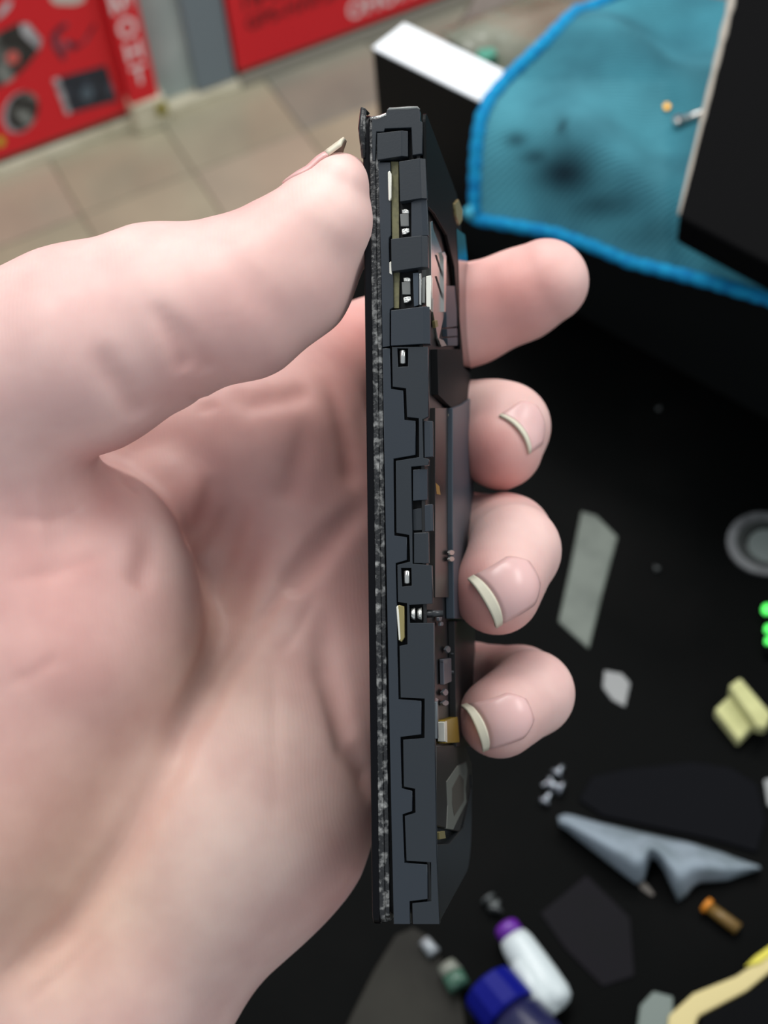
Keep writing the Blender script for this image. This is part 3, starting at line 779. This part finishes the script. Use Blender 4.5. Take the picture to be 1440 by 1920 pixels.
# cap of the top corner and clips down the side
plate('top_cap', [(697, 219), (723, 215), (726, 205), (735, 203), (782, 201), (786, 204), (787, 226), (792, 229), (792, 288), (773, 291), (771, 239), (722, 241), (720, 247), (706, 247), (704, 301), (698, 302)], .0, 2.4, m_ph, .12)
tab('side_latch', ((707, 250), (764, 244), (764, 292), (707, 300)), -.45, 1.4, m_ph, 11, .5)
tab('side_latch', ((748, 303), (797, 296), (800, 371), (750, 378)), -.35, 1.5, m_ph, 10, .5)
tab('side_panel', ((771, 378), (800, 372), (803, 441), (771, 447)), .3, 1.6, m_ph2, 10, .3)
tab('side_latch', ((733, 448), (801, 441), (802, 500), (734, 509)), -.55, 1.5, m_ph, 11, .5)
tab('side_latch', ((733, 582), (805, 574), (806, 644), (733, 648)), -.35, 1.6, m_ph2, 11, .4)
plate('circuit_board', [(733, 303), (747, 303), (748, 445), (749, 515), (748, 578), (738, 578), (735, 440)], .9, 2.2, m_pcb, .03, label='olive circuit board edge')
for y in (391, 519):
    dx = 0 if y == 391 else 3
    plate('chip_body', [(750 + dx, y + 10), (766 + dx, y + 9), (767 + dx, y + 33), (751 + dx, y + 33)], .7, 1.6, m_chip, .1)
    plate('solder_joint', [(753 + dx, y + 2), (761 + dx, y), (767 + dx, y + 3), (767 + dx, y + 9), (754 + dx, y + 9)], .8, 1.6, m_solder, .12)
    plate('solder_joint', [(753 + dx, y + 38), (767 + dx, y + 36), (768 + dx, y + 44), (761 + dx, y + 48), (754 + dx, y + 49)], .8, 1.6, m_solder, .12)
plate('contact_pad', [(727, 322), (731, 320), (734, 326), (734, 370), (731, 377), (728, 374)], .1, 1.2, m_whc, .12, label='white plated contact')
plate('contact_pad', [(743, 1138), (748, 1134), (758, 1137), (759, 1195), (753, 1204), (747, 1200)], .15, 1.2, m_gold, .15, label='brass contact')
plate('contact_pad', [(743, 1138), (746, 1135), (748, 1150), (751, 1198), (748, 1201), (745, 1165)], .05, .9, m_whc, .06)
plate('contact_pad', [(730, 492), (733, 490), (735, 515), (730, 512)], .2, 1.2, m_whc, .05)
plate('shield_wall', [(774, 512), (785, 511), (785, 572), (776, 575)], .3, 1.6, m_bluegrey, .06)
plate('shield_wall', [(786, 513), (790, 512), (790, 572), (786, 571)], .1, 2.6, m_steel, .06, label='bright metal shield edge')
plate('shield_wall', [(791, 521), (797, 519), (797, 568), (791, 568)], .5, 2.6, m_chip, .06)
plate('shield_wall', [(799, 518), (808, 516), (808, 580), (805, 580), (799, 573)], .1, 2.6, m_whc, .06, label='white metal shield edge')
# screw head in its slot
sc_u, sc_v = Lw(781, 1151, .4)
for k, du in enumerate((-.55, .55)):
    tube('screw_head', [Pp(sc_u + du - .35, sc_v, .95), Pp(sc_u + du + .3, sc_v, .95)], [.0009, .00115], m_solder, phone, 14)
tube('screw_shank', [Pp(sc_u + 1.1, sc_v, 1.4), Pp(sc_u + 4.2, sc_v, 2.2)], [.0007, .0006], mat('dark_metal', rgb(60, 62, 64), .35, .6), phone, 12)

# back side, seen at a grazing angle
def back(name, pxs, u, th, m, bev=.04, label=None):
    """part on the back: outline read on the plane at height u, going th mm into the phone"""
    pts = [Lu(x, y, u) for x, y in pxs]
    o = prism(name, [Pp(u, v, w) for v, w in pts], M @ pu * (-th) * .001, m, phone, bev * .001, 1)
    if label: o['label'] = label
    return o
uK = uR - .5
slab('back_frame', outline(.8, 2.2, 10.5), uR - 2.25, uR - 1.6, mat('back_black', rgb(14, 15, 17), .4), bev=.0001)
vm = Lu(850, 640, uK)[0]
def vw_rect(v0, v1, w0, w1): return [(w0, v0), (w1, v0), (w1, v1), (w0, v1)]
# glossy cover of the upper part: full outline down to the middle
o1 = outline(.25, 2.2, 11.0)
up_pts = [p for p in o1 if p[1] < vm]
up_pts = sorted([p for p in up_pts if True], key=lambda p: 0) if False else up_pts
vcam = Lu(870, 690, uK)[1], Lu(870, 700, uK)[0]
top_arc = outline(.25, 2.0, 11.0, v1=vcam[1] + 40)[:14]
cover = top_arc + [(WID - .25, Lu(884, 705, uK)[0]), (Lu(866, 700, uK)[1], Lu(866, 700, uK)[0]), (Lu(860, 600, uK)[1], Lu(860, 600, uK)[0]), (Lu(852, 500, uK)[1], Lu(852, 500, uK)[0]),
                   (Lu(838, 440, uK)[1], Lu(838, 440, uK)[0]), (Lu(815, 400, uK)[1], Lu(815, 400, uK)[0]), (1.2, Lu(806, 395, uK)[0])]
slab('glossy_cover', cover, uK - .6, uK, m_back, bev=.00008)['label'] = 'satin black upper back cover'
back('glass_window', [(856, 428), (872, 440), (880, 520), (883, 640), (882, 700), (870, 690), (862, 600), (860, 500)], uK + .12, .3, m_win, label='mirror glossy black glass window')
m_copper = mat('copper_shield', rgb(200, 140, 130), .12, .95)
back('metal_shield', [(813, 430), (832, 480), (834, 585), (822, 640), (812, 585)], uK - .6, .5, m_steel, label='mirror metal card tray')
back('shield_wall', [(808, 416), (811, 414), (814, 440), (813, 560), (809, 560)], uK, 1.2, m_steel)
back('shield_wall', [(828, 474), (834, 472), (837, 480), (836, 585), (833, 585), (832, 484)], uK - .1, 1.0, m_steel)
for k in range(2): back('reflection_stripe', [(816, 478 + 40 * k), (819, 478 + 40 * k), (832, 520 + 40 * k), (832, 530 + 40 * k)], uK - .55, .2, m_gap, 0)  # dark diagonal stripes laid on to imitate reflections in the tray
back('connector', [(836, 536), (856, 536), (857, 612), (838, 614)], uK - .2, 1.0, m_bluegrey, label='blue grey plastic connector')
back('connector', [(838, 617), (857, 615), (858, 630), (839, 631)], uK - .2, 1.0, m_bluegrey)
back('connector', [(839, 634), (858, 632), (858, 648), (840, 648)], uK - .2, 1.0, m_bluegrey)
back('solder_joint', [(815, 602), (820, 600), (822, 612), (817, 615)], uK - .3, .5, m_gold)
back('solder_joint', [(822, 634), (832, 638), (838, 648), (828, 650)], uK - .3, .5, m_solder)
back('cover_chip', [(854, 382), (860, 374), (868, 395), (867, 412), (862, 422), (856, 404)], uK + .5, .6, mat('chipped_glass', rgb(150, 140, 96), .3, .2, bump=(900, .0006, 1)), label='chipped glass flaw')
back('black_foam', [(820, 655), (864, 655), (882, 700), (885, 745), (868, 760), (868, 770), (850, 768), (822, 740)], uK + .1, 1.2, m_gap)
back('battery', [(816, 765), (844, 765), (845, 1120), (816, 1120)], uK - .3, 1.0, m_batt, label='dark brown wrapped battery')
back('battery_tab', [(841, 776), (847, 776), (848, 830), (842, 830)], uK - .2, .4, mat('foil', rgb(160, 150, 130), .35, .6))
back('battery_mark', [(817, 905), (824, 912), (826, 928), (819, 926)], uK - .28, .1, mat('amber', rgb(150, 110, 50), .5), 0)
back('far_rail', [(849, 765), (868, 758), (885, 745), (889, 880), (889, 1060), (888, 1160), (852, 1160), (849, 1000)], uK + .6, 1.6, m_bluegrey, .15, label='blue grey plastic back rail')
back('far_rail', [(852, 1165), (890, 1165), (894, 1400), (856, 1400)], uK + .2, 1.2, mat('back_black2', rgb(12, 13, 15), .45))
for x, y in ((848, 1036), (848, 1048)): back('solder_joint', blob(x, y, 4.5, 5), uK + .8, .5, m_solder, .1)
for x, y, a, b in ((826, 1158, 3, 7), (829, 1170, 3, 4), (841, 1218, 4, 6), (853, 1226, 3, 4), (836, 1240, 4, 4), (854, 1260, 4, 6), (836, 1298, 5, 6), (856, 1296, 3, 8), (818, 1312, 5, 4), (836, 1318, 6, 5)):
    back('solder_joint', blob(x, y, a, b, 0, 8, .2, int(x)), uK - .1, .5, mat('tin', rgb(120, 124, 130), .35, .6), .05)
back('shield_can', [(832, 1236), (846, 1234), (847, 1278), (833, 1284)], uK - .1, .8, mat('grey_can', rgb(98, 100, 108), .35, .5), .1, label='small grey metal shield')
back('flex_connector', [(835, 1350), (858, 1344), (862, 1392), (836, 1394)], uK + .3, 1.4, mat('brass_conn', rgb(160, 132, 40), .35, .6), .1, label='brass flex connector')
back('contact_pad', [(833, 1354), (838, 1352), (839, 1392), (834, 1390)], uK + .45, 1.2, m_whc, .05)
back('speaker_module', [(819, 1398), (872, 1396), (884, 1430), (886, 1470), (862, 1560), (818, 1548)], uK - .2, 1.4, mat('speaker_plastic', rgb(38, 36, 34), .45), .15, label='dark brown speaker module')
back('speaker_gasket', [(838, 1465), (858, 1436), (874, 1428), (877, 1446), (873, 1478), (875, 1505), (862, 1530), (850, 1556), (838, 1554), (840, 1510)], uK - .05, .6, mat('gasket', rgb(92, 94, 88), .6), .1, label='grey diamond shaped gasket')
back('speaker_gasket', [(848, 1478), (862, 1452), (870, 1462), (870, 1502), (852, 1530), (848, 1505)], uK + .02, .3, mat('gasket_inner', rgb(66, 62, 56), .6), .02)
back('gold_contact', [(824, 1560), (834, 1558), (836, 1572), (825, 1574)], uK + .1, .6, m_gold, .05)
vb0 = Lu(822, 1580, uK)[0]; wl = Lu(884, 1470, uK)
low = outline(.4, 2.0, 12.0, v0=vb0 - 30)[14:28]
cov2 = [(WID - .4, Lu(893, 1440, uK)[0]), (WID - .4, Lu(893, 1500, uK)[0])] + low + [(1.2, vb0), (Lu(842, 1582, uK)[1], Lu(842, 1582, uK)[0]), (Lu(868, 1552, uK)[1], Lu(868, 1552, uK)[0]), (wl[1], wl[0])]
slab('lower_cover', cov2, uK - 1.2, uK + .1, mat('lower_cover', rgb(34, 38, 41), .42, 0, .4), bev=.00015)['label'] = 'charcoal lower back cover'
# raised display lip at the top corner
tube('display_lip', [Pp(*Lw(682, 296, 0), .0), Pp(*Lw(679, 240, 0), .0), Pp(*Lw(681, 204, 0), .3), Pp(*Lw(690, 212, 0), .8)], [.0004, .0007, .0006, .0003], m_rim, phone, 8)
tube('display_lip', [Pp(*Lw(694, 222, 0), .3), Pp(*Lw(712, 219, 0), .1), Pp(*Lw(724, 214, 0), .1)], [.0004, .0003, .0003], m_solder, phone, 8)

tube('worn_or_highlit_edge', [Pp(*Lw(x, y, 0), .25) for x, y in ((726, 207), (730, 204.5), (745, 203.5), (765, 202.5), (782, 201.5), (786, 205))], [.0002, .00035, .0003, .00038, .0003, .0002], mat('worn_plastic_highlight', rgb(120, 124, 122), .4, .3), phone, 8)  # worn rim of the cap, with its highlight built in as a pale strip
# ------------------------------------------------------------------ small things on the table
m_plast = mat('grey_film', rgb(96, 104, 96), .4, 0, .3, noise=(60, rgb(78, 86, 79), .4, .7))
o = table_prism('film_strip', [(1090, 958), (1118, 966), (1158, 1006), (1130, 1110), (1104, 1216), (1047, 1165), (1070, 1060)], TZ, .001, m_plast)
tag(o, 'grey green strip of film lying on the black table beside the fingers', 'film strip')
ld = empty('lens_disc', tuple(onz(1434, 1020, TZ)), 'round grey rimmed disc at the far right of the table', 'disc')
def ring(name, cx, cy, r0, r1, z0, z1, m, parent, n=40):
    c = onz(cx, cy, z1); bm = bmesh.new(); L = []
    for r, z in ((r0, z0), (r0, z1), (r1, z1), (r1, z0)):
        L.append([bm.verts.new((c[0] + r * math.cos(2 * math.pi * k / n), c[1] + r * math.sin(2 * math.pi * k / n), z)) for k in range(n)])
    for i in range(4):
        for k in range(n): bm.faces.new((L[i][k], L[i][(k + 1) % n], L[(i + 1) % 4][(k + 1) % n], L[(i + 1) % 4][k]))
    return bm_link(name, bm, m, parent, False)
ring('rim', 1436, 1018, .0128, .0168, TZ, TZ + .0015, mat('disc_rim', rgb(104, 106, 108), .4, .1, noise=(90, rgb(60, 62, 64), .45, .7)), ld)
ring('dark_band', 1436, 1018, .0088, .0128, TZ, TZ + .001, mat('disc_band', rgb(40, 44, 43), .4), ld)
prism('center', [tuple(onz(1440, 1022, TZ + .0018) + [.0088 * math.cos(a), .0088 * math.sin(a), 0]) for a in np.linspace(0, 2 * math.pi, 33)[:-1]], (0, 0, -.0018), mat('disc_center', rgb(96, 104, 102), .35), ld, .0003)
o = table_prism('film_scrap', [(1133, 1256), (1166, 1262), (1182, 1280), (1172, 1325), (1148, 1312), (1130, 1288)], TZ, .0008, mat('pale_film', rgb(132, 134, 134), .5)); tag(o, 'small pale grey scrap below the green film strip', 'scrap')
m_foam = mat('yellow_foam', rgb(196, 196, 140), .8, noise=(80, rgb(176, 176, 122), .4, .7))
fo = empty('foam_block', tuple(onz(1390, 1330, TZ)), 'pale yellow foam block at the right of the table', 'foam block')
table_prism('base', [(1340, 1330), (1376, 1296), (1420, 1352), (1386, 1388)], TZ, .006, m_foam, fo, .0006)
table_prism('top_bar', [(1367, 1285), (1388, 1270), (1446, 1338), (1436, 1364), (1420, 1362)], TZ + .006, .006, m_foam, fo, .0006)
nut = ring('brass_nut', 1360, 607, .0013, .0034, TZ, TZ + .0018, mat('brass', rgb(190, 140, 40), .35, .6), None, 6); tag(nut, 'brass hex nut alone on the black table under the cloth hem', 'nut')
def screw(px, py, L=.004, r=.0016, ang=0, m=m_steel, label='', z=0.0):
    p = onz(px, py, TZ + r)
    d = np.array([math.cos(ang), math.sin(ang), 0])
    e = empty('screw', (p[0], p[1], TZ), label, 'screw', 'loose screws on the table')
    tube('head', [p - d * .0006, p + d * .0004], [r * 1.25, r * 1.25], m, e, 12)
    tube('shank', [p + d * .0004, p + d * L], [r * .6, r * .5], m, e, 8)
m_scr = mat('screw_steel', rgb(170, 176, 184), .25, .8)
screw(1052, 1478, .006, .0024, 2.6, m_scr, 'largest shiny screw of the cluster below the little finger')
screw(1044, 1450, .004, .0019, .8, m_scr, 'screw right above the largest shiny screw')
screw(1032, 1464, .004, .0015, 3.6, m_scr, 'small screw left of the largest shiny screw')
screw(1021, 1503, .005, .0018, .9, m_scr, 'lowest screw of the cluster below the little finger')
m_scr2 = mat('dull_screw', rgb(88, 92, 92), .4, .5)
screw(916, 1686, .004, .0024, 5.2, m_scr2, 'dull upper screw above the purple pen end')
screw(928, 1706, .004, .0024, 1.2, m_scr2, 'dull lower screw above the purple pen end')
screw(1235, 767, .002, .0008, 1, m_scr2, 'tiny screw on the black table right of the middle finger')
screw(1232, 1067, .002, .001, 2, m_scr2, 'tiny screw right of the green film strip')
# grey rolled paper scrap
m_paper = mat('grey_paper', rgb(132, 144, 154), .7, 0, .2, noise=(55, rgb(96, 108, 112), .42, .68))
def scrap_z(u, v, x, y): return TZ + .002 + .012 * math.sin(math.pi * (1 - u)) ** 1.2 * (.3 + .7 * math.sin(math.pi * min(1, v + .08)))
topE = [(1046, 1532), (1062, 1526), (1130, 1545), (1205, 1562), (1290, 1580), (1350, 1598), (1392, 1614), (1422, 1624)]
botE = [(1050, 1546), (1082, 1574), (1140, 1620), (1195, 1668), (1222, 1612), (1262, 1650), (1330, 1668), (1420, 1628)]
gr = []
for r in range(14):
    row = []
    for c in range(30):
        u = r / 13; v = c / 29
        T1 = lerp_poly(topE, v)
        k = np.array([(x) for x, y in botE]); yb = np.interp(T1[0], [1050, 1082, 1140, 1198, 1218, 1240, 1270, 1300, 1360, 1422], [1548, 1574, 1620, 1664, 1600, 1628, 1694, 1655, 1650, 1628])
        row.append((T1[0] + 4 * u, T1[1] * (1 - u) + yb * u))
    gr.append(row)
o = sheet('paper_scrap', gr, scrap_z, m_paper, thick=.0005); tag(o, 'torn grey blue folded paper scrap lying on the table', 'paper')
o = table_prism('splinter', [(1195, 1640), (1212, 1655), (1228, 1676), (1222, 1680), (1200, 1664)], TZ, .001, mat('splinter', rgb(100, 94, 88), .6)); tag(o, 'thin brown splinter at the tear of the grey paper', 'splinter')
o = table_prism('black_pouch', [(1110, 1455), (1180, 1440), (1300, 1428), (1370, 1438), (1420, 1470), (1436, 1540), (1420, 1598), (1340, 1575), (1250, 1556), (1130, 1530), (1085, 1500)], TZ, .0012, mat('pouch', rgb(11, 12, 16), .6, 0, .04)); tag(o, 'dark charcoal plastic flap lying behind the grey paper scrap', 'pouch')
o = table_prism('dark_film', [(1012, 1712), (1100, 1640), (1182, 1720), (1190, 1830), (1130, 1850), (1060, 1780)], TZ, .0008, mat('dusk_film', rgb(24, 22, 27), .6, 0, .05, noise=(25, rgb(22, 22, 24), .4, .7))); tag(o, 'dusky purple grey film right of the white pen', 'film')
st = empty('orange_stick', tuple(onz(1350, 1715, TZ)), 'dull amber stick with a bright orange tip near the grey paper', 'stick')
tube('shaft', [onz(1328, 1700, TZ + .003), onz(1384, 1742, TZ + .003)], [.0022, .0024], mat('amber_shaft', rgb(110, 84, 36), .4), st, 10)
tube('tip', [onz(1322, 1695, TZ + .003), onz(1329, 1701, TZ + .003)], [.0030, .0030], mat('orange_tip', rgb(216, 132, 30), .4), st, 10)
cr = empty('cream_strip', tuple(onz(1350, 1860, TZ)), 'cream coloured strip with a yellow edge at the lower right corner', 'strip')
table_prism('strip_body', [(1254, 1904), (1300, 1862), (1380, 1830), (1460, 1775), (1470, 1800), (1400, 1858), (1310, 1905), (1290, 1960), (1250, 1940)], TZ, .004, mat('cream_plastic', rgb(206, 190, 132), .5), cr)
table_prism('yellow_edge', [(1396, 1812), (1416, 1792), (1450, 1768), (1456, 1782), (1424, 1806)], TZ + .004, .001, mat('yellow_edge', rgb(216, 204, 70), .5), cr)
o = table_prism('black_notebook', [(1314, 1906), (1402, 1860), (1475, 1802), (1620, 1900), (1500, 2060), (1300, 2020)], TZ, .006, mat('notebook', rgb(8, 9, 11), .6, 0, .04)); tag(o, 'black slab in front of the cream strip at the lower right', 'slab')
# pen
pen = empty('marker_pen', tuple(onz(1005, 1820, TZ)), 'white pen with a purple end lying at the bottom of the table', 'pen')
a0 = onz(946, 1733, TZ + .008); a1 = onz(962, 1758, TZ + .008); a2 = onz(1046, 1888, TZ + .0085)
dpen = (a2 - a1) / np.linalg.norm(a2 - a1)
m_pen = mat('white_pen', rgb(196, 206, 208), .3)
tube('end_plug', [a0, a0 + dpen * .001, a1], [.0038, .0048, .005], mat('purple_plug', rgb(92, 26, 140), .35), pen, 20)
ln = np.linalg.norm(a2 - a1)
tube('cap', [a1 + dpen * ln * t for t in (0, .1, .35, .6, .85, .95, 1.0, 1.04)], [.0054, .0062, .0068, .0072, .0074, .0068, .0052, .002], m_pen, pen, 28)
k0 = onz(967, 1800, TZ + .012); k1 = onz(1010, 1868, TZ + .013); k2 = onz(1042, 1898, TZ + .010)
tube('clip', [k0, k0 + (k1 - k0) * .15, k1, k2], [.0012, .0036, .0042, .002], m_pen, pen, 14)
# blue capped jar
jar = empty('blue_jar', tuple(onz(930, 1860, TZ)), 'small jar with a deep blue cap beside the white pen', 'jar')
j0 = onz(912, 1846, TZ + .012); jd = nvec((onz(985, 1935, TZ + .014) - j0))
tube('cap', [j0, j0 + jd * .001, j0 + jd * .013, j0 + jd * .014], [.009, .0104, .011, .0104], mat('blue_cap', rgb(4, 12, 112), .5, 0, .15), jar, 12, smooth=False)
tube('body', [j0 + jd * .014, j0 + jd * .018, j0 + jd * .05], [.009, .011, .011], mat('navy_body', rgb(28, 30, 66), .3, 0, .3, noise=(40, rgb(44, 44, 80), .5, .8)), jar, 24)
# translucent pouch at the bottom, green ampoule, silver stub
m_tr = mat('smoky_film', rgb(42, 41, 36), .5, 0, .1, noise=(22, rgb(28, 27, 24), .35, .7))
o = table_prism('smoky_sleeve', [(630, 1960), (700, 1820), (742, 1752), (775, 1738), (812, 1760), (830, 1800), (862, 1850), (880, 1960)], TZ, .0015, m_tr); tag(o, 'smoky plastic sleeve under the lower end of the phone', 'sleeve')
sb = tube('silver_stub', [onz(795, 1763, TZ + .004), onz(815, 1788, TZ + .004)], [.0022, .0026], mat('stub', rgb(150, 156, 160), .4, .3), None, 10); tag(sb, 'short silver stub just under the phone end', 'stub')
am = empty('glass_ampoule', tuple(onz(846, 1830, TZ)), 'small greenish ampoule left of the blue cap', 'ampoule')
tube('shoulder', [onz(836, 1808, TZ + .006), onz(850, 1828, TZ + .006)], [.0035, .0042], mat('pale_shoulder', rgb(118, 122, 112), .4), am, 14)
tube('body', [onz(848, 1826, TZ + .006), onz(862, 1852, TZ + .006)], [.0042, .0044], mat('green_body', rgb(62, 96, 80), .25), am, 14)
o = table_prism('frosted_piece', [(1190, 1960), (1200, 1885), (1225, 1858), (1262, 1868), (1262, 1960)], TZ, .003, mat('frosted', rgb(104, 116, 110), .5)); tag(o, 'frosted grey piece left of the cream strip', 'scrap')
# green indicator at the right border
bd = empty('indicator_board', tuple(onz(1450, 1165, TZ)), 'small dark module with green lit dots at the right edge', 'module')
table_prism('board', [(1436, 1120), (1560, 1110), (1560, 1240), (1438, 1225)], TZ, .004, m_case, bd)
for x, y, r in ((1440, 1141, .0024), (1443, 1178, .002), (1443, 1200, .0018)):
    p = onz(x, y, TZ + .005); tube('green_lamp', [p, p - np.array([0, 0, .002])], [r, r], mat('green_glow', rgb(90, 255, 90), .4, emit=(.10, 1, .16, 1), es=1.1), bd, 12)
o = table_prism('white_chip', [(1432, 1462), (1470, 1450), (1470, 1520), (1440, 1510)], TZ, .001, mat('pale_film', rgb(132, 134, 134), .5)); tag(o, 'pale chip at the right edge beyond the dark flap', 'scrap')
print('done', len(bpy.data.objects))
